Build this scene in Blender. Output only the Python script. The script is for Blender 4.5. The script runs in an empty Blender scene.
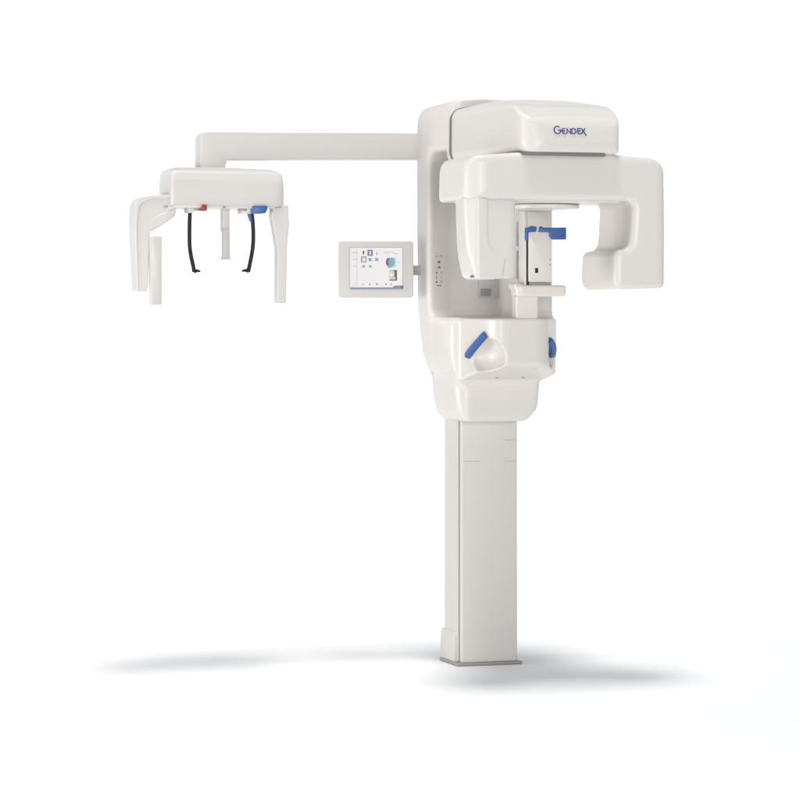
import bpy, bmesh, math
import numpy as np
from mathutils import Vector, Matrix

C = bpy.context.scene
COL = C.collection
# ------------------------------------------------------------------ view
TH = math.radians(18.0)            # the machine is turned 18 degrees away from the lens
CS, SN = math.cos(TH), math.sin(TH)
CAMX, CAMY, CAMZ, F, YH = -0.29, -10.0, 1.20, 2810.0, 325.0

def P(px, py, y):
    """point (x, z) in the machine's own frame on its depth plane y"""
    u = (px - 400.0) / F
    x = (u * (y * CS - CAMY) + y * SN + CAMX) / (CS - u * SN)
    d = x * SN + y * CS - CAMY
    return x, CAMZ - (py - YH) / F * d

def PP(pts, y):
    out = []
    for p in pts:
        x, z = P(p[0], p[1], y)
        out.append((x, z) + tuple(p[2:]))
    return out

# ------------------------------------------------------------------ materials
def mat(name, col, rough=0.4, spec=0.5, emit=None, estr=0.0, coat=0.0, bump=0.0, bscale=300.0, vary=0.0):
    m = bpy.data.materials.new(name); m.use_nodes = True
    nt = m.node_tree; b = nt.nodes['Principled BSDF']
    b.inputs['Base Color'].default_value = (*col, 1)
    b.inputs['Roughness'].default_value = rough
    b.inputs['Specular IOR Level'].default_value = spec
    b.inputs['Coat Weight'].default_value = coat
    b.inputs['Coat Roughness'].default_value = 0.12
    tc = nt.nodes.new('ShaderNodeTexCoord')
    if bump:
        n = nt.nodes.new('ShaderNodeTexNoise'); n.inputs['Scale'].default_value = bscale
        n.inputs['Detail'].default_value = 3
        nt.links.new(tc.outputs['Object'], n.inputs['Vector'])
        bp = nt.nodes.new('ShaderNodeBump'); bp.inputs['Strength'].default_value = bump
        bp.inputs['Distance'].default_value = 0.001
        nt.links.new(n.outputs['Fac'], bp.inputs['Height']); nt.links.new(bp.outputs['Normal'], b.inputs['Normal'])
    n2 = nt.nodes.new('ShaderNodeTexNoise'); n2.inputs['Scale'].default_value = 6.0
    nt.links.new(tc.outputs['Object'], n2.inputs['Vector'])
    mr = nt.nodes.new('ShaderNodeMapRange')
    mr.inputs['To Min'].default_value = max(0.02, rough - 0.05); mr.inputs['To Max'].default_value = min(1, rough + 0.05)
    nt.links.new(n2.outputs['Fac'], mr.inputs['Value']); nt.links.new(mr.outputs['Result'], b.inputs['Roughness'])
    if emit:
        b.inputs['Emission Color'].default_value = (*emit, 1); b.inputs['Emission Strength'].default_value = estr
    return m

M = {
    'shell': mat('white_shell_plastic', (0.700, 0.664, 0.632), 0.36, 0.5, bump=0.05, bscale=420),
    'painted': mat('painted_column_metal', (0.665, 0.633, 0.600), 0.42, 0.45, bump=0.04, bscale=500),
    'ceph': mat('pale_grey_shell_plastic', (0.640, 0.610, 0.585), 0.38, 0.5, bump=0.05, bscale=420),
    'clear': mat('light_plastic', (0.690, 0.657, 0.628), 0.36, 0.5),
    'grey': mat('mid_grey_plastic', (0.32, 0.315, 0.305), 0.45, 0.4),
    'pgrey': mat('pale_grey_plastic', (0.55, 0.545, 0.535), 0.4, 0.45),
    'dark': mat('gap_shade_and_screw_grey', (0.20, 0.196, 0.19), 0.6, 0.3),  # dark tone painted in as gap shade; also the tube head screw
    'black': mat('black_plastic', (0.010, 0.010, 0.011), 0.55, 0.4),
    'blue': mat('blue_plastic', (0.038, 0.112, 0.33), 0.36, 0.45),
    'ink': mat('navy_logo_ink', (0.02, 0.04, 0.19), 0.5, 0.3),
    'red': mat('red_plastic', (0.30, 0.035, 0.02), 0.4, 0.4),
    'steel': mat('brushed_steel', (0.32, 0.32, 0.32), 0.35, 0.5),
    'mark': mat('grey_symbol_ink', (0.16, 0.155, 0.15), 0.5, 0.3),
    'fmark': mat('faint_symbol_ink', (0.46, 0.45, 0.43), 0.5, 0.3),
    'bezel': mat('screen_frame_plastic', (0.60, 0.575, 0.548), 0.42, 0.45),
    'floor': mat('white_studio_floor', (0.888, 0.888, 0.890), 0.65, 0.2),
    # lit screen
    's_white': mat('lit_screen_white', (0.03, 0.03, 0.03), 0.3, 0.5, (0.90, 0.865, 0.86), 0.8),
    's_pale': mat('lit_screen_pale', (0.03, 0.03, 0.03), 0.3, 0.5, (0.55, 0.55, 0.57), 0.75),
    's_grey': mat('lit_screen_grey', (0.03, 0.03, 0.03), 0.3, 0.5, (0.20, 0.22, 0.26), 0.75),
    's_navy': mat('lit_screen_navy', (0.03, 0.03, 0.03), 0.3, 0.5, (0.03, 0.05, 0.15), 0.8),
    's_violet': mat('lit_screen_violet', (0.03, 0.03, 0.03), 0.3, 0.5, (0.10, 0.12, 0.30), 0.85),
    's_teal': mat('lit_screen_teal', (0.03, 0.03, 0.03), 0.3, 0.5, (0.12, 0.33, 0.42), 0.85),
    's_aqua': mat('lit_screen_aqua', (0.03, 0.03, 0.03), 0.3, 0.5, (0.36, 0.63, 0.68), 0.85),
    's_black': mat('lit_screen_black', (0.02, 0.02, 0.02), 0.3, 0.5, (0.03, 0.03, 0.035), 0.5),
    's_cream': mat('lit_screen_cream', (0.03, 0.03, 0.03), 0.3, 0.5, (0.55, 0.55, 0.45), 0.8),
}

# ------------------------------------------------------------------ object helpers
root = bpy.data.objects.new('dental_xray_machine', None)
COL.objects.link(root)
root.empty_display_size = 0.2
root.location = (0, 0, 0); root.rotation_euler = (0, 0, TH)
root['label'] = 'white floor-standing dental x-ray machine with column, rotating arm, touch screen and side arm'
root['category'] = 'x-ray machine'

def link(name, me, mats, parent, smooth=True):
    o = bpy.data.objects.new(name, me); COL.objects.link(o)
    for m in (mats if isinstance(mats, (list, tuple)) else [mats]):
        me.materials.append(M[m])
    o.parent = parent
    me.name = name
    return o

# ---- polygons
def rpoly(pts, seg=8):
    """round the corners of a polygon given as (a, b[, r])"""
    out = []; n = len(pts)
    for i, p in enumerate(pts):
        r = p[2] if len(p) > 2 else 0.0
        b = Vector(p[:2]); a = Vector(pts[i - 1][:2]); c = Vector(pts[(i + 1) % n][:2])
        if r <= 0: out.append(tuple(b)); continue
        u = (a - b); v = (c - b); lu, lv = u.length, v.length; u /= lu; v /= lv
        ang = math.acos(max(-1, min(1, u.dot(v))))
        if ang > 3.1: out.append(tuple(b)); continue
        t = min(r / math.tan(ang / 2), lu * 0.48, lv * 0.48)
        r2 = t * math.tan(ang / 2)
        cen = b + (u + v).normalized() * (r2 / math.sin(ang / 2))
        s = b + u * t - cen; e = b + v * t - cen
        a0 = math.atan2(s.y, s.x); da = math.atan2(e.y, e.x) - a0
        while da > math.pi: da -= 2 * math.pi
        while da < -math.pi: da += 2 * math.pi
        for k in range(seg + 1):
            q = a0 + da * k / seg
            out.append((cen.x + r2 * math.cos(q), cen.y + r2 * math.sin(q)))
    return out

def smooth_curve(pts, n=6):
    out = []
    for i in range(len(pts) - 1):
        p0 = pts[max(0, i - 1)]; p1 = pts[i]; p2 = pts[i + 1]; p3 = pts[min(len(pts) - 1, i + 2)]
        for k in range(n):
            t = k / n
            out.append(tuple(0.5 * (2 * b + (c - a) * t + (2 * a - 5 * b + 4 * c - d) * t * t + (3 * b - a - 3 * c + d) * t ** 3)
                             for a, b, c, d in zip(p0, p1, p2, p3)))
    out.append(tuple(pts[-1])); return out

# ---- signed distance solids
def polysd(poly, A, B):
    A, B = np.broadcast_arrays(A, B)
    d = np.full(A.shape, 1e9); s = np.ones(A.shape)
    n = len(poly)
    for i in range(n):
        ax, ay = poly[i]; bx, by = poly[i - 1]
        ex, ey = bx - ax, by - ay
        wx, wy = A - ax, B - ay
        ll = ex * ex + ey * ey
        if ll < 1e-14: continue
        t = np.clip((wx * ex + wy * ey) / ll, 0, 1)
        dx, dy = wx - ex * t, wy - ey * t
        d = np.minimum(d, dx * dx + dy * dy)
        c1 = B >= ay; c2 = B < by; c3 = ex * wy > ey * wx
        flip = (c1 & c2 & c3) | (~c1 & ~c2 & ~c3)
        s = np.where(flip, -s, s)
    return s * np.sqrt(d)

def ext(poly, lo, hi, r=0.0, axis='y'):
    c, h = (lo + hi) / 2, (hi - lo) / 2
    def f(X, Y, Z):
        if axis == 'y': d2 = polysd(poly, X, Z); w = np.abs(Y - c) - h
        elif axis == 'z': d2 = polysd(poly, X, Y); w = np.abs(Z - c) - h
        else: d2 = polysd(poly, Y, Z); w = np.abs(X - c) - h
        a, b = d2 + r, w + r
        return np.minimum(np.maximum(a, b), 0) + np.sqrt(np.maximum(a, 0) ** 2 + np.maximum(b, 0) ** 2) - r
    return f
def rbox(cx, cy, cz, hx, hy, hz, r):
    def f(X, Y, Z):
        a, b, c = np.abs(X - cx) - hx + r, np.abs(Y - cy) - hy + r, np.abs(Z - cz) - hz + r
        return np.sqrt(np.maximum(a, 0) ** 2 + np.maximum(b, 0) ** 2 + np.maximum(c, 0) ** 2) + np.minimum(np.maximum(np.maximum(a, b), c), 0) - r
    return f
def ell(cx, cy, cz, rx, ry, rz):
    def f(X, Y, Z):
        k = np.sqrt(((X - cx) / rx) ** 2 + ((Y - cy) / ry) ** 2 + ((Z - cz) / rz) ** 2)
        return (k - 1) * min(rx, ry, rz)
    return f
def plane(p, n):
    n = np.array(n, float); n /= np.linalg.norm(n); k = float(np.dot(n, p))
    return lambda X, Y, Z: X * n[0] + Y * n[1] + Z * n[2] - k
def smin(a, b, k):
    if k <= 0: return np.minimum(a, b)
    h = np.maximum(k - np.abs(a - b), 0) / k
    return np.minimum(a, b) - h * h * k * 0.25
def U(k, *fs):
    def f(X, Y, Z):
        d = fs[0](X, Y, Z)
        for g in fs[1:]: d = smin(d, g(X, Y, Z), k)
        return d
    return f
def I(k, *fs):
    def f(X, Y, Z):
        d = fs[0](X, Y, Z)
        for g in fs[1:]: d = -smin(-d, -g(X, Y, Z), k)
        return d
    return f
def D(k, a, *bs):
    def f(X, Y, Z):
        d = a(X, Y, Z)
        for g in bs: d = -smin(-d, g(X, Y, Z), k)
        return d
    return f

def solid(name, f, lo, hi, res, mats, parent):
    """skin a signed-distance solid with a fine quad mesh (surface nets + projection)"""
    ax = [np.arange(lo[i] - 2 * res, hi[i] + 3 * res, res) for i in range(3)]
    V = f(ax[0][:, None, None], ax[1][None, :, None], ax[2][None, None, :])
    V = np.ascontiguousarray(np.broadcast_to(V, tuple(len(a) for a in ax)))
    S = V < 0
    nx, ny, nz = V.shape
    sl = lambda a, i, j, k: a[i:nx - 1 + i, j:ny - 1 + j, k:nz - 1 + k]
    cnt = sum(sl(S, i, j, k).astype(np.int8) for i in (0, 1) for j in (0, 1) for k in (0, 1))
    act = (cnt > 0) & (cnt < 8)
    ci = np.argwhere(act)
    idx = np.full(act.shape, -1, np.int64); idx[act] = np.arange(len(ci))
    acc = np.zeros((len(ci), 3)); num = np.zeros(len(ci))
    corner = {(i, j, k): V[ci[:, 0] + i, ci[:, 1] + j, ci[:, 2] + k] for i in (0, 1) for j in (0, 1) for k in (0, 1)}
    for a in corner:
        for d in range(3):
            if a[d] == 0:
                b = list(a); b[d] = 1; b = tuple(b)
                va, vb = corner[a], corner[b]
                cr = (va < 0) != (vb < 0)
                t = np.where(cr, va / np.where(cr, va - vb, 1), 0)
                p = np.tile(np.array(a, float), (len(ci), 1)); p[:, d] = t
                acc += p * cr[:, None]; num += cr
    P3 = (ci + acc / num[:, None]) * res + np.array([a[0] for a in ax])
    def grad(Q):
        e = 4e-4; g = np.empty_like(Q)
        for d in range(3):
            o = np.zeros(3); o[d] = e
            A, B = Q + o, Q - o
            g[:, d] = (f(A[:, 0], A[:, 1], A[:, 2]) - f(B[:, 0], B[:, 1], B[:, 2])) / (2 * e)
        return g
    for it in range(3):
        g = grad(P3); v = f(P3[:, 0], P3[:, 1], P3[:, 2])
        step = v[:, None] * g / np.maximum((g * g).sum(1, keepdims=True), 0.2)
        ln = np.linalg.norm(step, axis=1, keepdims=True)
        P3 = P3 - step * np.minimum(1, 0.6 * res / np.maximum(ln, 1e-12))
    N = grad(P3); N /= np.maximum(np.linalg.norm(N, axis=1, keepdims=True), 1e-9)
    quads = []
    for d in range(3):
        a, b = [(1, 2), (2, 0), (0, 1)][d]
        s0 = [slice(None)] * 3; s1 = [slice(None)] * 3
        s0[d] = slice(0, -1); s1[d] = slice(1, None)
        E = S[tuple(s0)] != S[tuple(s1)]
        e = np.argwhere(E)
        lim = np.array(V.shape)
        e = e[(e[:, a] > 0) & (e[:, b] > 0) & (e[:, a] < lim[a] - 1) & (e[:, b] < lim[b] - 1)]
        ins = S[e[:, 0], e[:, 1], e[:, 2]]
        def cell(da, db):
            q = e.copy(); q[:, a] -= da; q[:, b] -= db
            return idx[q[:, 0], q[:, 1], q[:, 2]]
        q = np.stack([cell(1, 1), cell(0, 1), cell(0, 0), cell(1, 0)], 1)
        q = np.where(ins[:, None], q, q[:, ::-1])
        quads.append(q)
    Q = np.concatenate(quads); Q = Q[(Q >= 0).all(1)]
    me = bpy.data.meshes.new(name)
    me.vertices.add(len(P3)); me.vertices.foreach_set('co', P3.ravel())
    me.loops.add(len(Q) * 4); me.loops.foreach_set('vertex_index', Q.ravel().astype(np.int32))
    me.polygons.add(len(Q)); me.polygons.foreach_set('loop_start', np.arange(0, len(Q) * 4, 4, dtype=np.int32))
    me.update(calc_edges=True); me.validate()
    me.polygons.foreach_set('use_smooth', np.ones(len(me.polygons), bool))
    me.normals_split_custom_set_from_vertices([tuple(n) for n in N])
    return link(name, me, mats, parent)

# ---- plain meshes
def bm_obj(name, bm, mats, parent, smooth_angle=35):
    bmesh.ops.recalc_face_normals(bm, faces=bm.faces)
    me = bpy.data.meshes.new(name); bm.to_mesh(me); bm.free()
    for p in me.polygons: p.use_smooth = True
    me.set_sharp_from_angle(angle=math.radians(smooth_angle))
    return link(name, me, mats, parent)

def prism(bm, poly, lo, hi, axis='y', bev=0.0, seg=2, mi=0, xf=None):
    """extrude a 2-D outline; every edge of the two caps gets a small bevel"""
    t = bmesh.new()
    def v3(a, b, c): return {'y': (a, c, b), 'z': (a, b, c), 'x': (c, a, b)}[axis]
    A = [t.verts.new(v3(p[0], p[1], lo)) for p in poly]
    B = [t.verts.new(v3(p[0], p[1], hi)) for p in poly]
    n = len(poly)
    fa = t.faces.new(A); fb = t.faces.new(B[::-1])
    for i in range(n):
        t.faces.new((A[i], B[i], B[(i + 1) % n], A[(i + 1) % n]))
    bmesh.ops.recalc_face_normals(t, faces=t.faces)
    if bev > 0:
        es = [e for e in t.edges if any(f in (fa, fb) for f in e.link_faces)]
        es += [e for e in t.edges if e not in es and e.calc_face_angle(0) > 0.6]
        bmesh.ops.bevel(t, geom=es, offset=bev, segments=seg, profile=0.6, affect='EDGES', clamp_overlap=True)
    for f in t.faces: f.material_index = mi
    if xf is not None: bmesh.ops.transform(t, matrix=xf, verts=t.verts)
    me = bpy.data.meshes.new('tmp'); t.to_mesh(me); t.free()
    bm.from_mesh(me); bpy.data.meshes.remove(me)

def rect(a0, b0, a1, b1, r=0.0, seg=5):
    return rpoly([(a0, b0, r), (a1, b0, r), (a1, b1, r), (a0, b1, r)], seg)
def circ(cx, cy, r, n=20):
    return [(cx + r * math.cos(2 * math.pi * k / n), cy + r * math.sin(2 * math.pi * k / n)) for k in range(n)]
def box(bm, x0, x1, y0, y1, z0, z1, bev=0.002, r=0.0, mi=0):
    prism(bm, rect(x0, z0, x1, z1, r), y0, y1, 'y', bev, 2, mi)
def part(name, parent, mats, fn, sa=35):
    bm = bmesh.new(); fn(bm); return bm_obj(name, bm, mats, parent, sa)

def tube(bm, pts, radii, n=10, sq=None, mi=0):
    """bar along a 3-D path; sq = (half width, half depth) for a flat section"""
    pts = [Vector(p) for p in pts]; rings = []
    for i, p in enumerate(pts):
        d = (pts[min(i + 1, len(pts) - 1)] - pts[max(i - 1, 0)]).normalized()
        side = Vector((0, 1, 0)); u = d.cross(side)
        if u.length < 1e-4: u = d.cross(Vector((1, 0, 0)))
        u.normalize(); w = d.cross(u).normalized()
        r = radii[i] if isinstance(radii, (list, tuple)) else radii
        ring = []
        for k in range(n):
            a = 2 * math.pi * (k + 0.5) / n
            ca, sa = math.cos(a), math.sin(a)
            if sq:
                ca = math.copysign(abs(ca) ** 0.5, ca); sa = math.copysign(abs(sa) ** 0.5, sa)
                ring.append(bm.verts.new(p + u * ca * sq[0] * r + w * sa * sq[1] * r))
            else:
                ring.append(bm.verts.new(p + u * ca * r + w * sa * r))
        rings.append(ring)
    fs = []
    for a, b in zip(rings, rings[1:]):
        for k in range(n): fs.append(bm.faces.new((a[k], b[k], b[(k + 1) % n], a[(k + 1) % n])))
    fs.append(bm.faces.new(rings[0])); fs.append(bm.faces.new(rings[-1][::-1]))
    for f in fs: f.material_index = mi

# ================================================================== column
YF, YB = -0.0875, 0.0875
xl, _ = P(461.5, 560, YF); xr, _ = P(518.0, 560, YF)
zt = 0.95
def col(bm):
    prism(bm, rpoly([(xl, YF, .006), (xr, YF, .012), (xr, YB, .012), (xl, YB, .006)], 4), 0.012, zt, 'z', 0.001, 1)
column = part('column', root, 'painted', col)
# the side extrusion behind the dark slot, a little wider than the front profile
def rail(bm):
    prism(bm, rpoly([(xl - .004, YF + .030, .002), (xl + .03, YF + .030, 0), (xl + .03, YB + .003, 0), (xl - .004, YB + .003, .008)], 4), 0.013, zt - .002, 'z', 0.001, 1)
part('side_rail', column, 'painted', rail)
part('side_slot', column, 'grey', lambda bm: box(bm, xl - .0008, xl + .03, YF + .0165, YF + .0298, 0.013, zt - .004, 0))
cov = rpoly([(xl - .014, .012, 0), (xl + .01, .012, 0), (xl + .01, .118, 0), (xl - .006, .118, .003), (xl - .014, .100, .006)], 4)
part('lower_side_cover', column, 'painted', lambda bm: prism(bm, cov, YF + .034, YB + .012, 'y', .002, 2))
# faint height seams on the front
for (a, b, y) in ((505, 516.5, 440), (463.5, 480, 461.5), (505, 516.5, 461.5)):
    x0, z0 = P(a, y, YF); x1, _ = P(b, y, YF)
    part('seam', column, 'fmark', lambda bm: box(bm, x0, x1, YF - .0006, YF + .001, z0 - .0011, z0 + .0011, 0))
def base(bm):
    prism(bm, rpoly([(xl - .018, YF - .010, .006), (xr + .014, YF - .010, .006), (xr + .014, YB + .016, .006), (xl - .018, YB + .016, .006)], 4), 0.001, 0.0115, 'z', 0.002, 1)
part('base_plate', root, 'grey', base)

# ================================================================== carriage
YW = -0.19
X = lambda px, y: P(px, 300, y)[0]
Z = lambda py, x, y: CAMZ - (py - YH) / F * (x * SN + y * CS - CAMY)
W = 0.200
# outline seen from the front, on the plane y = -0.06
cy0 = -0.06
outl = rpoly(PP([(426.5, 103.5, .088), (470, 101.5, .2), (556, 106, .03), (556, 330, .02), (548, 372, .03),
                 (462, 388, .05), (447, 386, .06), (434.5, 354, .12), (428, 300, .2), (426.5, 230, .3)], cy0), 8)
back = ext(outl, -0.205, 0.075, 0.0)
# plan: broad rounded left front corner
z0t, z1t = 0.85, 2.1
xb = X(426, cy0)
plan = rpoly([(-.222, .09, .03), (-.222, -.07, .06), (-.170, -.203, .045), (.207, -.203, .02), (.207, .09, .03)], 8)
shell = I(0.018, back, ext(plan, z0t, z1t, 0.0, 'z'))
# recess behind the rotating arm
ztab = Z(318, 0, -.3)
zrt = Z(151, -.19, -.15)
rec = rpoly([(-.30, -.30, 0), (-.30, -.048, 0), (-.206, -.048, .012), (-.120, -.008, .05), (.062, -.008, .004), (.068, -.186, .004), (.30, -.186, 0), (.30, -.30, 0)], 6)
recess = ext(rec, ztab, zrt, 0.035, 'z')
body = D(0.034, shell, recess)
# table: front flat, chamfered corners, underside sloping back to the lower box
flank = smooth_curve([(-.213, -.050), (-.188, -.088), (-.160, -.165), (-.136, -.265), (-.112, -.350), (-.082, -.393), (-.045, -.400)], 7)
tplan = rpoly([(-.216, .0)] + flank + [(.094, -.40, .07), (.192, -.245, .06), (.207, -.06, .05), (.207, .0)], 8)
zf = Z(363, 0, -.40); zlb = Z(380, 0, -.2)
tprof = rpoly([(0.0, ztab + .002, 0), (-.412, ztab + .002, .016), (-.412, zf - .006, .010), (-.185, zlb - .004, .02), (0.0, zlb - .02, 0)], 6)
table = I(0.012, ext(tplan, zlb - .06, ztab + .002, 0.010, 'z'), ext(tprof, -.4, .4, 0, 'x'))
# grip scoops on the two chamfers
sx, sz = P(488, 356, -.33)
la, lb = P(455, 360, -.20), P(487.5, 331, -.355)        # the diagonal ledge that carries the grip
def scoop(sgn):
    return I(.006, ell(-0.120, -.368, sz - .004, .068, .090, .068), plane((la[0], 0, la[1]), (-(lb[1] - la[1]), 0, lb[0] - la[0]))) if sgn < 0 else ell(.150, -.335, sz + .002, .040, .050, .045)
table = D(0.009, table, scoop(-1), scoop(1))
zq = lambda py: Z(py, -.17, -.1)
tout = rpoly([(-.30, ztab + .4), (-.30, zq(326)), (-.218, zq(330), .1), (-.196, zq(368), .09), (-.145, zq(386), .03), (.14, zq(388), .03), (.192, zq(372), .04), (.206, zq(330), .1), (.30, zq(326)), (.30, ztab + .4)], 8)
table = I(0.014, table, ext(tout, -.6, .1, 0, 'y'))
# lower box around the column
zb0 = Z(421, 0, -.2)
lplan = rpoly([(-.182, .06, .03), (-.166, -.20, .06), (.158, -.20, .028), (.162, .06, .03)], 8)
lowfront = rpoly(PP([(445, 366, 0), (541, 366, 0), (540, 384, .02), (536, 408, .04), (524, 421.5, .05), (462, 422.5, .05), (454, 412, .045), (447, 380, .1)], -.16), 8)
lower = I(0.03, ext(lplan, zb0 - .02, zlb + .022, 0, 'z'), ext(lowfront, -.22, .07, 0.03, 'y'))
carr = U(0.014, body, table, lower)
HB = -0.90; HW = .181
zh0 = Z(153.9, 0, HB)
hout = rpoly([(-HW - .002, zh0 - .002, .05), (-HW, Z(110, -HW, -.2) , .045), (-.05, Z(104.5, -.05, -.2), .2), (HW - .010, Z(106, HW, -.2), .07), (HW - .008, zh0 - .002, .022)], 10)
def grow(poly, d):
    cx = sum(p[0] for p in poly) / len(poly); cz = sum(p[1] for p in poly) / len(poly)
    hx = max(abs(p[0] - cx) for p in poly); hz = max(abs(p[1] - cz) for p in poly)
    return [(cx + (p[0] - cx) * (1 + d / hx), cz + (p[1] - cz) * (1 + d / hz)) for p in poly]
carr = D(0.002, carr, ext(grow(hout, .0016), -.30, -.186, 0, 'y'))
# opening for the column from below
carr = D(0.004, carr, rbox((xl + xr) / 2, 0, zb0 - .05, (xr - xl) / 2 + .006, .0945, .09, .008))
carriage = solid('carriage_shell', carr, (-.23, -.43, .83), (.23, .09, 2.02), 0.0042, 'shell', root)

# blue grips
def grip(sgn):
    # bar on the edge of the scoop, following the chamfer of the table
    a = P(467, 356, -.30) if sgn < 0 else None
    if sgn < 0:
        p0 = (P(467.5, 355.5, -.258)[0], -.258, P(467.5, 355.5, -.258)[1])
        p1 = (P(485.5, 334.5, -.356)[0], -.356, P(485.5, 334.5, -.356)[1])
    d = Vector(p1) - Vector(p0)
    return Vector(p0), Vector(p1)
g0, g1 = grip(-1)
def gripmesh(sgn):
    def fn(bm):
        a, b = g0.copy(), g1.copy()
        m = (a + b) / 2
        pts = []
        for k in range(13):
            t = k / 12; p = a.lerp(b, t if sgn < 0 else t * .72 + .02)
            bul = math.sin(math.pi * t) * .006
            p = p + Vector((-.6 if sgn < 0 else -1.1, -.8, 0)) * bul
            if sgn > 0: p.x = -p.x
            pts.append(p)
        rad = [0.94] + [1.0] * 11 + [0.94]
        tube(bm, pts, rad, 14, (.0115, .013))
    return fn
part('grip', carriage, 'blue', gripmesh(-1))
g0, g1 = Vector((-.151, -.302, g0.z)), Vector((-.106, -.385, g1.z))
part('grip', carriage, 'blue', gripmesh(1))
# screws under the table
for px, py in ((509, 367), (536, 367), (497, 376.5), (523, 376.5)):
    t = (py - 363.5) / 16.0
    y = -.40 + t * .2
    x, z = P(px, py, y)
    part('screw', carriage, 'grey', lambda bm: prism(bm, circ(x, y, .0052, 14), z - .006, z + .004, 'z', .001, 1))

# control symbols on the slanted cheek of the recess: local frame on the cheek
ca = Vector((-.206, -.048, 0)); cb = Vector((-.120, -.008, 0))
cd = (cb - ca).normalized(); cn = Vector((cd.y, -cd.x, 0))
def cheek(px, py):
    """where the sight line meets the cheek plane"""
    lo_, hi_ = 0.0, 1.0
    for _ in range(40):
        m = (lo_ + hi_) / 2; q = ca.lerp(cb, m)
        if P(px, py, q.y)[0] > q.x: lo_ = m
        else: hi_ = m
    q = ca.lerp(cb, lo_)
    return Vector((q.x, q.y, P(px, py, q.y)[1]))
def symbol(px, py, poly_px, m, nm='control_symbol'):
    c = cheek(px, py)
    R = Matrix((( cd.x, cn.x, 0, c.x), (cd.y, cn.y, 0, c.y), (0, 0, 1, c.z), (0, 0, 0, 1)))
    k = 1 / 281.0
    sx_ = k / max(.3, (cd.x * CS - cd.y * SN))
    pl = [(a * sx_, -b * k) for a, b in poly_px]
    return part(nm, carriage, m, lambda bm: prism(bm, pl, -.0015, .0008, 'y', 0, 1, 0, R))
def ring_px(r, n=12): return [(r * math.cos(2 * math.pi * i / n), r * math.sin(2 * math.pi * i / n)) for i in range(n)]
def rp(a, b): return [(-a, -b), (a, -b), (a, b), (-a, b)]
for px, py, pl, m, nm in (
    (436.5, 256.5, ring_px(1.0), 'fmark', 'control_symbol'), (441.2, 256.0, ring_px(1.1), 'fmark', 'control_symbol'),
    (439.0, 262.0, ring_px(1.25), 'mark', 'control_button'), (439.0, 267.2, [(-1.5, 1.0), (1.5, 1.0), (0, -1.6)], 'mark', 'control_button'),
    (436.6, 272.6, ring_px(.8), 'mark', 'control_symbol'), (441.2, 272.4, ring_px(.8), 'fmark', 'control_symbol'),
    (436.5, 277.3, rp(.35, 1.6), 'mark', 'control_symbol'), (441.2, 277.5, rp(.9, .5), 'fmark', 'control_symbol'),
    (436.6, 282.0, ring_px(.9), 'mark', 'control_symbol'), (441.2, 281.8, ring_px(1.2), 'fmark', 'control_symbol'),
    (439.0, 285.6, rp(2.2, .45), 'mark', 'control_symbol')):
    symbol(px, py, pl, m, nm)

# grey instrument plate low on the recess wall and the slot strip beside the mast
x0, z0 = P(478.5, 298, -.012); x1, z1 = P(513, 272, -.012)
plate = part('recess_plate', carriage, 'pgrey', lambda bm: box(bm, x0, x1, -.013, -.004, z0, z1, .001))
xa, za = P(480.5, 296, -.0145); xc, zc = P(491, 288.5, -.0145)
part('plate_window', carriage, 'grey', lambda bm: box(bm, xa, xc, -.0145, -.01, za, zc, .001, .002))
for (ya, yb_) in ((222, 246), (251, 279)):
    xa2, za2 = P(516.6, yb_, -.187); xc2, zc2 = P(519.6, ya, -.187)
    part('mast_slot', carriage, 'pgrey', lambda bm: box(bm, xa2, xc2, -.1872, -.180, za2, zc2, 0))
# raised cover on the mast
x0, z0 = P(528, 231, -.19); x1, z1 = P(546.5, 212, -.19)
part('mast_cover', carriage, 'shell', lambda bm: box(bm, x0, x1, -.1905, -.184, z0, z1, .0015, .004))

# ================================================================== upper head
# side profile: the top falls towards the front, the lower band is set slightly back
ztop_b = Z(104.5, 0, -.2); ztop_f = Z(104.5, 0, HB)
hprof = rpoly([(.02, zh0 + .004, 0), (HB + .008, zh0, .008), (HB - .001, zh0 + .035, .02), (HB + .012, ztop_f - .05, .06), (HB + .10, ztop_f + .004, .12), (-.45, ztop_b + .004, .5), (.02, ztop_b + .012, 0)], 8)
hplan = rpoly([(-HW - .012, .03, 0), (-HW - .012, HB, .10), (HW + .012, HB, .07), (HW + .012, .03, 0)], 12)
headf = I(0.012, ext(hprof, -.3, .3, 0, 'x'), I(0.03, ext(hplan, 1.5, 2.2, 0, 'z'), ext(hout, HB - .05, .05, 0, 'y')))
head = solid('upper_head', headf, (-.20, -.93, 1.73), (.20, -.15, 2.06), 0.0034, 'shell', root)
part('gap_shade_strip', head, 'dark', lambda bm: prism(bm, grow(hout, .0013), -.1920, -.180, 'y', 0))  # dark strip added in the groove to stand for the gap's shade

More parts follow.
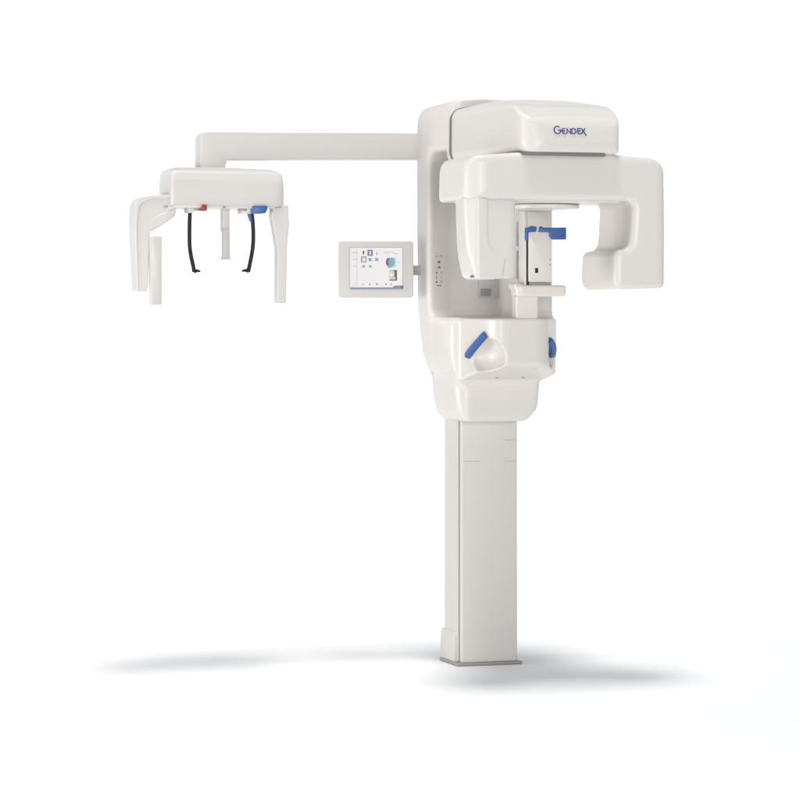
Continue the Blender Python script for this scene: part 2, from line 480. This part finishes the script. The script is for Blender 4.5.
# maker's lettering on the front of the head
def ribbon(bm, pts, w, h0, h1, closed=False):
    """flat stroke of constant width along a polyline in (x, z)"""
    pts = [Vector((p[0], p[1])) for p in pts]
    L = []; R = []
    for i, p in enumerate(pts):
        a = pts[max(0, i - 1)]; b = pts[min(len(pts) - 1, i + 1)]
        d1 = (p - a).normalized() if (p - a).length > 1e-9 else (b - p).normalized()
        d2 = (b - p).normalized() if (b - p).length > 1e-9 else d1
        n1 = Vector((-d1.y, d1.x)); n2 = Vector((-d2.y, d2.x)); n = (n1 + n2)
        n = n.normalized() if n.length > 1e-6 else n1
        k = w / 2 / max(.5, n.dot(n1))
        L.append(p + n * k); R.append(p - n * k)
    for i in range(len(pts) - 1):
        prism(bm, [tuple(R[i]), tuple(R[i + 1]), tuple(L[i + 1]), tuple(L[i])], h0, h1, 'y', 0)
def lettering(bm):
    LW = .0030
    def L(pts):
        ribbon(bm, [P(554.3 + (a - 362) * .15, 126.0 + (b - 240) * .15 - .1, HB) for a, b in pts], LW, -.0012, .004)
    arc = lambda cx, cy, rx, ry, a0, a1, n=14: [(cx + rx * math.cos(math.radians(a0 + (a1 - a0) * k / n)), cy + ry * math.sin(math.radians(a0 + (a1 - a0) * k / n))) for k in range(n + 1)]
    L(arc(388, 266, 23, 25, -50, -330, 18)); L([(409, 278), (408, 267), (392, 267)])
    L([(440, 258), (424, 257), (418, 264), (417, 274), (422, 285), (428, 291), (443, 291)]); L([(419, 273), (438, 273)])
    L([(451, 292), (451, 257), (474, 290), (474, 256)])
    L([(483, 257), (483, 291), (497, 291), (508, 285), (512, 274), (508, 263), (497, 257), (487, 257)])
    L([(545, 257), (523, 257), (523, 291), (545, 291)]); L([(523, 273), (541, 273)])
    L([(548, 256), (578, 304)]); L([(573, 255), (547, 292)])
    za_, zb_ = zh0 + .035, ztop_f - .05          # lay the strokes on the raked front
    for v in bm.verts: v.co.y += HB - .001 + .013 * (v.co.z - za_) / (zb_ - za_)
part('maker_lettering', head, 'ink', lettering)
# dark plate added as the shade of the gap above the rotating arm
part('gap_shade_plate', head, 'dark', lambda bm: prism(bm, rpoly([(-.172, HB + .012, .07), (.12, HB + .010, .02), (.12, -.50, .1), (-.172, -.50, .1)], 8), zh0 - .0042, zh0 + .006, 'z', .0005, 1))

# ================================================================== rotating arm
AX, AY = 0.0, -0.68
AF, AB = AY - .18, AY + .14
AL = .345
zat = Z(152.9, 0, AF); zab = Z(200.5, 0, AF); zfoot = Z(289.5, .3, AF); zft = Z(250, .2, AF)
xin, _ = P(633, 240, AF); xft, _ = P(616, 270, AF)
arm_out = rpoly([(-AL - .012, zat - .014, .06), (-.17, zat, .3), (.12, zat + .002, .4), (AL, zat - .014, .06), (AL + .004, zab - .1, .3), (AL + .002, zfoot + .004, .02), (xft - .002, zfoot, .028),
                 (xft, zft, .03), (xin - .008, zft + .006, .03), (xin, zft + .06, .05), (xin + .004, zab + .001, .022), (-AL - .020, zab, .018)], 8)
arm_plan = rpoly([(-AL - .020, AF, .085), (AL + .01, AF, .05), (AL + .01, AB, .08), (-AL - .020, AB, .07)], 12)
armf = I(0.016, ext(arm_out, AF, AB, .026, 'y'), ext(arm_plan, 1.2, 1.9, 0, 'z'))
arm = solid('rotating_arm', armf, (-.385, AF - .01, zfoot - .01), (.36, AB + .01, zat + .01), 0.0036, 'shell', root)
# thin bright joint of the lower cover
part('cover_joint', arm, 'clear', lambda bm: prism(bm, grow(rpoly([(-AL + .02, AF + .045, .075), (.20, AF + .035, .02), (.20, AB - .04, .02), (-AL + .02, AB - .04, .07)], 10), 0), zab - .004, zab + .012, 'z', .002, 2))
# turning disc under the arm
def disc(bm):
    prism(bm, circ(0, AY + .05, .116, 64), zab - .019, zab - .006, 'z', .005, 3)
    prism(bm, circ(0, AY + .05, .100, 48), zab - .010, zab + .01, 'z', 0, 1, 1)
part('turning_disc', arm, ['clear', 'pgrey'], disc)

# tube head hanging from the left end
TF = AF + .012
t0, tz0 = P(478, 278.5, TF); t1, _ = P(517.5, 270, TF)
tx0 = t0 - .024
tube_out = rpoly([(tx0 - .016, zab + .006, 0), (t1 + .001, zab + .006, 0), (t1, tz0 + .10, .2), (t1 - .004, tz0, .022), (tx0 + .018, tz0 + .003, .02), (tx0 - .004, tz0 + .09, .3)], 8)
tube_plan = rpoly([(tx0 - .016, TF + .125, .03), (tx0 - .012, TF + .035, .02), (tx0 + .022, TF, .018), (t1 + .004, TF, .03), (t1 + .004, TF + .125, .03)], 8)
tubef = I(0.012, ext(tube_out, TF - .02, TF + .23, .0, 'y'), ext(tube_plan, 1.2, 1.8, 0, 'z'))
# raised front cover with the swept edge
sw = smooth_curve([P(a, b, TF) for a, b in ((486.5, 199), (486.8, 225), (488, 243), (492, 251), (498, 256.5), (504.5, 259.5))], 5)
cov_poly = sw + [P(503, 268, TF), P(501.5, 276, TF), (t0 - .06, tz0 - .05), (t0 - .06, zab + .03)]
tubef = U(0.007, tubef, I(0.004, ext(cov_poly, TF - .005, TF + .18, .003, 'y'), lambda X_, Y_, Z_: tubef0(X_, Y_, Z_) - .0042))
tubef0 = I(0.012, ext(tube_out, TF - .02, TF + .23, .0, 'y'), ext(tube_plan, 1.2, 1.8, 0, 'z'))
tubeh = solid('tube_head', tubef, (tx0 - .05, TF - .02, tz0 - .01), (t1 + .02, TF + .24, zab + .015), 0.003, 'clear', arm)
x, z = P(471, 277.2, TF + .03)
part('tube_head', arm, 'dark', lambda bm: prism(bm, circ(x, z + .002, .004, 12), TF + .012, TF + .03, 'y', .0005)).name = 'screw'

# ================================================================== head support and chin rest
CF = -0.445
zc0 = Z(296.5, 0, CF); zc1 = Z(285, 0, CF)
cx0, _ = P(518, 290, CF); cx1, _ = P(567, 290, CF)
chin = rpoly([(cx0 - .004, CF, .02), (cx1, CF, .012), (cx1, CF + .075, .02), (cx0 - .004, CF + .075, .02)], 6)
lipf = U(0.008, ext(chin, zc0, zc1, .009, 'z'), rbox(cx0 + .008, CF + .045, zc1 - .003, .016, .036, .010, .008))
px0, pz0 = P(516, 320, -.39); px1, _ = P(538, 320, -.39)
pz_t = zc1 - .01
post = rbox((px0 + px1) / 2, -.37, (ztab - .02 + zc1 - .02) / 2, (px1 - px0) / 2, .022, (zc1 - .02 - ztab + .02) / 2, .006)
chinrest = solid('chin_rest', U(0.006, lipf, post), (cx0 - .03, CF - .02, ztab - .03), (cx1 + .02, -.33, zc1 + .015), 0.0026, 'shell', root)

SF = -0.435
zs0 = Z(285, .0, SF); zs1 = Z(231.5, 0, SF)
sx0, _ = P(528.5, 260, SF); sx1, _ = P(552, 260, SF)
def supp(bm):
    prism(bm, rpoly([(sx0, zs0 + .010, .006), (sx1, zs0 + .010, .012), (sx1, zs1, .006), (sx0, zs1, .006)], 4), SF, SF + .05, 'y', .003, 2)
support = part('head_support', root, 'shell', supp)
part('support_foot', support, 'grey', lambda bm: prism(bm, rpoly([(sx0 + .004, zs0 - .004, .004), (sx1 - .004, zs0 - .004, .01), (sx1 - .003, zs0 + .0095, .002), (sx0 + .004, zs0 + .0095, .002)], 4), SF + .003, SF + .046, 'y', .002))
xs, _ = P(526.2, 260, SF)
part('slit', support, 'black', lambda bm: box(bm, sx0 - .0065, sx0 - .0005, SF + .004, SF + .03, zs0 + .008, zs1 - .03, 0))
def rail2(bm): box(bm, sx0 - .016, sx0 - .0068, SF + .002, SF + .055, zs0 - .002, zab - .016, .002)
part('guide_rail', support, 'clear', rail2)
x, z = P(536.6, 270.5, SF)
part('aiming_window', support, 'black', lambda bm: box(bm, x - .0055, x + .0055, SF - .001, SF + .004, z - .0085, z + .0085, 0, .001))
for py, m, r in ((259.8, 'steel', .0030), (264.8, 'steel', .0030), (269.2, 'fmark', .0022)):
    x, z = P(550.1, py, SF)
    part('support_button', support, m, lambda bm: prism(bm, circ(x, z, r, 12), SF - .0012, SF + .004, 'y', .0004, 1))
# blue temple pieces
bl = [P(a, b, SF - .006) for a, b in ((525.5, 228), (530, 227.2), (532.5, 225.8), (535.3, 226.6), (536.5, 229), (535.4, 231.8), (529, 232.0), (527.8, 234), (527.6, 240), (525.5, 240))]
br = [P(a, b, SF - .006) for a, b in ((538, 232), (539.6, 229.2), (541.4, 226.2), (543, 227.6), (566, 227.4), (566, 239.6), (552.5, 239.6), (549.8, 236.6), (549.6, 232.1))]
tsup = part('temple_support', support, 'blue', lambda bm: prism(bm, bl, SF - .010, SF + .02, 'y', .0015, 2))
part('temple_support', support, 'blue', lambda bm: prism(bm, br, SF - .010, SF + .012, 'y', .0015, 2))
part('support_clip', support, 'clear', lambda bm: prism(bm, rpoly([P(535.8, 232.5, SF), P(540.2, 232.5, SF), P(538.4, 226.5, SF), P(536.9, 226.5, SF)]), SF - .002, SF + .02, 'y', .001))

# ================================================================== touch screen, turned to face the viewer
sc = bpy.data.objects.new('touch_screen', None)
SY = 0.02
ctr = P(376, 269.5, SY)
Rm = Matrix.Translation((ctr[0], SY, ctr[1])) @ Matrix.Rotation(-TH * .93, 4, 'Z')
dscr = (ctr[0] * SN + SY * CS - CAMY)
kk = dscr / F
def SP(px, py): return ((px - 376) * kk, -(py - 269.5) * kk)
def frame(bm):
    pl = rpoly([SP(338.3, 298, ) + (.012,), SP(413.6, 297.7) + (.012,), SP(413.6, 241) + (.012,), SP(338.3, 241) + (.012,)], 6)
    prism(bm, pl, -.012, .030, 'y', .005, 3, 0, Rm)
COL.objects.unlink(sc) if sc.name in COL.objects else None
bpy.data.objects.remove(sc)
screen = part('touch_screen', root, 'bezel', frame)
def neck(bm):
    a, b = SP(413, 275.3); c, d = SP(421, 265.3)
    prism(bm, rect(a, b, c, d, .003), .002, .022, 'y', .002, 2, 0, Rm)
part('screen_mount', screen, 'steel', neck)
def recess_lip(bm):
    a, b = SP(349.2, 289.8); c, d = SP(403, 247.3)
    prism(bm, rect(a, b, c, d, .001), -.0126, -.009, 'y', 0, 1, 0, Rm)
part('screen_gasket', screen, 'steel', recess_lip)
SM = ['s_white', 's_pale', 's_grey', 's_navy', 's_violet', 's_teal', 's_aqua', 's_black', 's_cream']
def display(bm):
    lay = [0]
    def q(px0, py0, px1, py1, m, l=1):
        a, b = SP(px0, py1); c, d = SP(px1, py0)
        prism(bm, rect(a, b, c, d), -.0130 - .00025 * l, -.0125, 'y', 0, 1, SM.index(m), Rm)
    def pg(pts, m, l=1):
        prism(bm, [SP(*p) for p in pts], -.0130 - .00025 * l, -.0125, 'y', 0, 1, SM.index(m), Rm)
    X0 = lambda u: 330 + u / 8.0
    Y0 = lambda v: 230 + v / 8.0
    Q = lambda a, b, c, d, m, l=1: q(X0(a), Y0(b), X0(c), Y0(d), m, l)
    q(349.8, 247.8, 402.4, 289.2, 's_white', 0)
    Q(162, 146, 218, 452, 's_pale'); Q(163, 147, 214, 450, 's_white', 2)
    for (a, b, c, d) in ((180, 178, 214, 186), (178, 232, 212, 239), (184, 288, 210, 294)): Q(a, b, c, d, 's_pale', 3)
    # first row of patient symbols
    pg([(X0(262), Y0(166)), (X0(274), Y0(166)), (X0(275), Y0(186)), (X0(269), Y0(202)), (X0(266), Y0(202)), (X0(261), Y0(184))], 's_navy')
    Q(299, 158, 342, 208, 's_violet'); Q(304, 164, 337, 202, 's_grey', 2); Q(316, 168, 326, 198, 's_white', 3); Q(312, 176, 315, 196, 's_navy', 3); Q(327, 172, 331, 196, 's_navy', 3)
    Q(371, 178, 378, 202, 's_grey'); Q(372, 174, 377, 186, 's_pale', 2)
    # second row
    Q(248, 213, 292, 260, 's_violet'); Q(254, 219, 287, 255, 's_pale', 2); Q(262, 226, 280, 250, 's_white', 3)
    for u in (320, 373):
        Q(u - 13, 226, u + 13, 250, 's_teal'); Q(u - 9, 231, u + 9, 245, 's_grey', 2); Q(u - 12, 238, u + 12, 241, 's_pale', 3)
    for u in (269, 321):
        Q(u - 13, 281, u + 13, 303, 's_aqua'); Q(u - 8, 285, u + 8, 298, 's_grey', 2); Q(u - 11, 296, u + 11, 300, 's_pale', 3)
    # text lines
    for (a, b, c, d) in ((428, 174, 510, 179), (430, 184, 482, 188), (498, 186, 546, 191)): Q(a, b, c, d, 's_pale')
    # head profile
    E = lambda cx, cy, rx, ry, n=20: [(X0(cx + rx * math.cos(2 * math.pi * k / n)), Y0(cy + ry * math.sin(2 * math.pi * k / n))) for k in range(n)]
    pg([(X0(482), Y0(222)), (X0(528), Y0(222)), (X0(528), Y0(284)), (X0(516), Y0(300)), (X0(470), Y0(302))], 's_aqua')
    pg(E(470, 258, 25, 36), 's_navy', 2); pg(E(492, 256, 24, 36), 's_teal', 3); Q(462, 282, 492, 303, 's_teal', 4); Q(536, 257, 558, 264, 's_aqua', 2)
    # small radiograph
    Q(474, 320, 536, 406, 's_cream'); pg([(X0(508), Y0(320)), (X0(536), Y0(320)), (X0(536), Y0(406)), (X0(520), Y0(406)), (X0(524), Y0(382)), (X0(514), Y0(372)), (X0(516), Y0(344))], 's_black', 2)
    Q(475, 398, 534, 406, 's_black', 3); Q(500, 350, 512, 362, 's_white', 3); Q(480, 340, 498, 374, 's_white', 3)
    # bottom row
    for (u, w) in ((198, 9), (268, 10), (320, 9), (376, 9), (448, 8), (490, 9)):
        Q(u - w, 430, u + w - 4, 440, 's_grey' if u != 268 else 's_pale'); Q(u - 3, 426, u + 5, 434, 's_navy', 2) if u in (198, 376, 448) else None
    Q(162, 460, 586, 472, 's_violet'); pg([(X0(500), Y0(461)), (X0(516), Y0(446)), (X0(586), Y0(442)), (X0(586), Y0(471)), (X0(500), Y0(471))], 's_violet', 2)
    Q(536, 452, 562, 466, 's_grey', 3); Q(566, 450, 584, 468, 's_navy', 3)
disp = part('display', screen, SM, display)

# ================================================================== side arm and its scanning head
EF, EB = 0.055, 0.14
Q2 = lambda px, py: P(px, py, EF)
earm = rpoly([Q2(201, 131.5) + (.022,), Q2(300, 132.3) + (.2,), Q2(440, 132.8), Q2(440, 159.7), Q2(227.5, 159.7) + (.010,), Q2(225, 170) , Q2(200, 170)], 6)
def earmf(bm): prism(bm, earm, EF, EB, 'y', .006, 3)
sarm = part('side_arm', root, 'ceph', earmf)

HF2, HB2 = -.10, .13
Q3 = lambda px, py: P(px, py, HF2)
zc_b = Q3(230, 207)[1]; zc_t = Q3(230, 166.5)[1]
hx0 = Q3(172.5, 200)[0]; hx1 = Q3(288, 200)[0]
cprof_front = rpoly([(hx0 - .006, zc_b, .012), (hx1, zc_b, .012), (hx1 - .002, zc_b + .06, .1), (hx1 - .014, zc_t - .004, .045), ((hx0 + hx1) / 2, zc_t + .006, .3), (hx0 + .004, zc_t, .035), (hx0 - .006, zc_b + .07, .1)], 8)
cside = rpoly([(HF2 + .004, zc_b, .006), (HF2, zc_b + .045, .05), (HF2 + .008, zc_t - .050, .05), (HF2 + .026, zc_t - .014, .03), (HF2 + .07, zc_t + .002, .05), (HB2 - .03, zc_t + .008, .05), (HB2, zc_t - .04, .05), (HB2, zc_b, .01)], 8)
cplan = rpoly([(hx0 - .006, HF2 - .001, .014), (hx1, HF2 - .001, .05), (hx1, HB2, .05), (hx0 - .006, HB2, .05)], 8)
cephf = I(0.012, ext(cprof_front, HF2 - .05, HB2 + .05, 0, 'y'), ext(cside, -2, 0, 0, 'x'), ext(cplan, 1, 2, 0, 'z'))
ceph = solid('scanning_head', cephf, (hx0 - .02, HF2 - .01, zc_b - .01), (hx1 + .01, HB2 + .01, zc_t + .02), 0.003, 'ceph', root)
def under(bm):
    prism(bm, rpoly([(hx0 + .012, HF2 + .015, .02), (hx1 - .012, HF2 + .015, .02), (hx1 - .012, HB2 - .015, .02), (hx0 + .012, HB2 - .015, .02)], 5), zc_b - .003, zc_b + .004, 'z', .001)
part('underside_plate', ceph, 'clear', under)

# sensor arm on the left
SFy, SBy = -.065, .03
Q4 = lambda px, py: P(px, py, SFy)
larm = rpoly([Q4(137.5, 291.5) + (.004,), Q4(136, 260) + (.1,), Q4(134.5, 225) + (.1,), Q4(135.5, 199) + (.04,), Q4(150, 195.2) + (.05,), Q4(176, 194.5), Q4(176, 216) + (.015,), Q4(167, 222.5) + (.02,), Q4(150.5, 232) + (.006,), Q4(149, 260), Q4(148.3, 291.5) + (.003,)], 8)
larmf = ext(larm, SFy, SBy, .004, 'y')
inner = rpoly([Q4(139, 296), Q4(137.8, 225) + (.05,), Q4(140, 204) + (.03,), Q4(152, 199.3) + (.03,), Q4(180, 198), Q4(180, 206), Q4(161, 214) + (.03,), Q4(150.2, 220) + (.02,), Q4(146.3, 296)], 8)
larmf = D(0.004, larmf, ext(inner, SFy - .05, SFy + .0035, 0, 'y'))
ll = min(p[0] for p in larm); lh = max(p[0] for p in larm); lz0 = min(p[1] for p in larm); lz1 = max(p[1] for p in larm)
larmo = solid('sensor_arm', larmf, (ll - .01, SFy - .01, lz0 - .01), (lh + .01, SBy + .01, lz1 + .01), 0.0026, 'ceph', root)
SPF = -.10
Q5 = lambda px, py: P(px, py, SPF)
pan = rpoly([Q5(151.6, 304.8) + (.004,), Q5(162.3, 304.8) + (.004,), Q5(162.3, 236) + (.004,), Q5(151.6, 236) + (.004,)], 4)
part('sensor_panel', larmo, 'ceph', lambda bm: prism(bm, pan, SPF, SPF + .045, 'y', .003, 2))
pan2 = rpoly([Q5(149.8, 288), Q5(158, 288), Q5(158, 303), Q5(149.8, 303)], 4)

# right-hand drop arm (slim foot, flared shoulder)
RFy, RBy = -.085, -.040
Q6 = lambda px, py: P(px, py, RFy)
rarm = rpoly([Q6(273.5, 205), Q6(288.6, 205), Q6(289.6, 224) + (.08,), Q6(287.6, 245) + (.1,), Q6(286.3, 303.5) + (.003,), Q6(277.3, 303.5) + (.003,), Q6(277.6, 250) + (.1,), Q6(274.6, 232) + (.08,), Q6(271.6, 215) + (.05,)], 8)
rarmf = ext(rarm, RFy, RBy, .005, 'y')
ll = min(p[0] for p in rarm); lh = max(p[0] for p in rarm); lz0 = min(p[1] for p in rarm); lz1 = max(p[1] for p in rarm)
rarmo = solid('slit_arm', rarmf, (ll - .01, RFy - .01, lz0 - .01), (lh + .01, RBy + .01, lz1 + .01), 0.0026, 'ceph', root)

# middle support post
MFy = .02
Q7 = lambda px, py: P(px, py, MFy)
nas = part('nasal_support', ceph, 'ceph', lambda bm: (
    prism(bm, rpoly([Q7(222.3, 231.5), Q7(229.8, 231.5), Q7(229.8, 204), Q7(222.3, 204)]), MFy, MFy + .03, 'y', .002, 2),
    prism(bm, rpoly([Q7(222.6, 259.6) + (.002,), Q7(230, 259.6) + (.002,), Q7(229.8, 229), Q7(222.6, 229)], 3), MFy - .004, MFy + .018, 'y', .0015, 2),
    prism(bm, rpoly([Q7(221.3, 259.8), Q7(230.2, 259.8), Q7(230.2, 258.2), Q7(221.3, 258.2)]), MFy - .006, MFy + .02, 'y', .0005, 1)))
# ear rods
def earrod(pts, tip):
    def fn(bm):
        y = -.02
        line = smooth_curve([(P(a, b, y)[0], y, P(a, b, y)[1]) for a, b in pts], 5)
        tube(bm, line, 1.0, 12, sq=(.0062, .010))
        a = P(tip[0][0], tip[0][1], y); b = P(tip[1][0], tip[1][1], y); c = P(tip[2][0], tip[2][1], y)
        tube(bm, [(a[0], y, a[1]), (b[0], y, b[1]), (c[0], y, c[1])], [.0075, .006, .0032], 12)
    return fn
part('ear_rod', ceph, 'black', earrod([(190.0, 212.6), (189.6, 222), (189.5, 235), (189.7, 246), (191.0, 256), (193.2, 266), (194.2, 272)], [(194.0, 271.5), (196.5, 270.8), (200.3, 271.2)]))
part('ear_rod', ceph, 'black', earrod([(251.8, 213.4), (252.9, 224), (253.3, 236), (252.9, 246), (251.4, 256), (249.4, 266), (248.2, 272)], [(248.6, 271.0), (246.4, 270.4), (241.8, 270.8)]))
# sliders, levers
def bx2(name, m, x0, y0, x1, y1, ya, yb_, bev=.001, r=.001):
    a = P(x0, y1, ya); b = P(x1, y0, ya)
    return part(name, ceph, m, lambda bm: prism(bm, rect(a[0], a[1], b[0], b[1], r), ya, yb_, 'y', bev, 2))
bx2('rod_slider', 'clear', 187.8, 208.0, 194.5, 212.8, -.045, .01)
bx2('slider_pin', 'steel', 194.5, 207.9, 203.0, 210.6, -.045, -.02)
bx2('slider_lever', 'red', 202.6, 204.8, 207.0, 210.6, -.106, -.06)
bx2('slider_pin', 'steel', 239.8, 208.6, 247.4, 210.9, -.05, -.02)
bx2('rod_slider', 'clear', 241.5, 210.0, 254.4, 213.6, -.045, .01)
bx2('lever_clip', 'clear', 247.4, 208.2, 255.0, 211.8, -.055, -.02)
bt = [P(a, b, -.106) for a, b in ((253.8, 206.0), (267.6, 206.0), (267.0, 211.0), (265.4, 213.4), (256.4, 213.4), (254.4, 211.0))]
part('lever', ceph, 'blue', lambda bm: prism(bm, bt, -.106, -.03, 'y', .002, 2))
bb = [P(a, b, -.032) for a, b in ((247.6, 214.2), (251.4, 213.2), (251.8, 222.5), (250.2, 221.5))]
part('rod_wedge', ceph, 'blue', lambda bm: prism(bm, bb, -.034, -.02, 'y', .0008))
for a, b in ((166.8, 206.8), (278.4, 206.9), (279.9, 206.7), (224.6, 207.2)):
    x, z = P(a, b, -.09)
    part('screw', ceph, 'steel', lambda bm: prism(bm, circ(x, -.085, .005, 12), z - .003, z + .006, 'z', .0005))

# ================================================================== studio
def studio(bm):
    prof = [(-14.0, 0.0)]
    for k in range(17):
        a = math.pi / 2 * k / 16
        prof.append((6.0 + 2.5 * math.sin(a), 2.5 - 2.5 * math.cos(a)))
    prof.append((8.5, 4.6))
    xs_ = [-14 + 28 * k / 8 for k in range(9)]
    g = [[bm.verts.new((x_, y_, z_)) for (y_, z_) in prof] for x_ in xs_]
    for i in range(8):
        for j in range(len(prof) - 1):
            bm.faces.new((g[i][j], g[i + 1][j], g[i + 1][j + 1], g[i][j + 1]))
bm = bmesh.new(); studio(bm)
fl = bm_obj('floor', bm, 'floor', None)
fl['kind'] = 'structure'; fl['label'] = 'seamless white studio floor curving up into a white backdrop'

w = bpy.data.worlds.new('World'); C.world = w; w.use_nodes = True
bg = w.node_tree.nodes['Background']
bg.inputs['Color'].default_value = (0.86, 0.925, 1.0, 1); bg.inputs['Strength'].default_value = 0.345

def area(name, loc, target, sx_, sy_, power, col=(1, 1, 1)):
    l = bpy.data.lights.new(name, 'AREA'); l.shape = 'RECTANGLE'; l.size = sx_; l.size_y = sy_; l.energy = power; l.color = col
    o = bpy.data.objects.new(name, l); COL.objects.link(o); o.location = loc
    o.rotation_euler = (Vector(target) - Vector(loc)).to_track_quat('-Z', 'Y').to_euler()
    return o
area('overhead_softbox', (-0.15, -2.3, 14.0), (-0.15, -0.6, 0), 1.9, 3.4, 1250, (1, .985, .96))
area('left_softbox', (-5.3, -2.3, 1.0), (0, -.3, 1.75), 2.0, 1.2, 136, (1, .98, .95))
area('front_softbox', (1.8, -9.0, 1.6), (0, 0, 1.3), 3.6, 1.6, 262, (1, .98, .95))
area('backdrop_light', (0.4, 5.0, 5.4), (0.4, 8.5, 1.0), 11.0, 0.8, 330)

# ------------------------------------------------------------------ camera
cam = bpy.data.cameras.new('camera'); co = bpy.data.objects.new('camera', cam); COL.objects.link(co)
co.location = (CAMX, CAMY, CAMZ); co.rotation_euler = (math.radians(90), 0, 0)
cam.sensor_width = 36; cam.lens = 36 * F / 800.0
cam.shift_y = -(400 - YH) / 800.0
cam.clip_end = 200
C.camera = co
C.view_settings.view_transform = 'Standard'; C.view_settings.look = 'None'
C.view_settings.exposure = 0; C.view_settings.gamma = 1
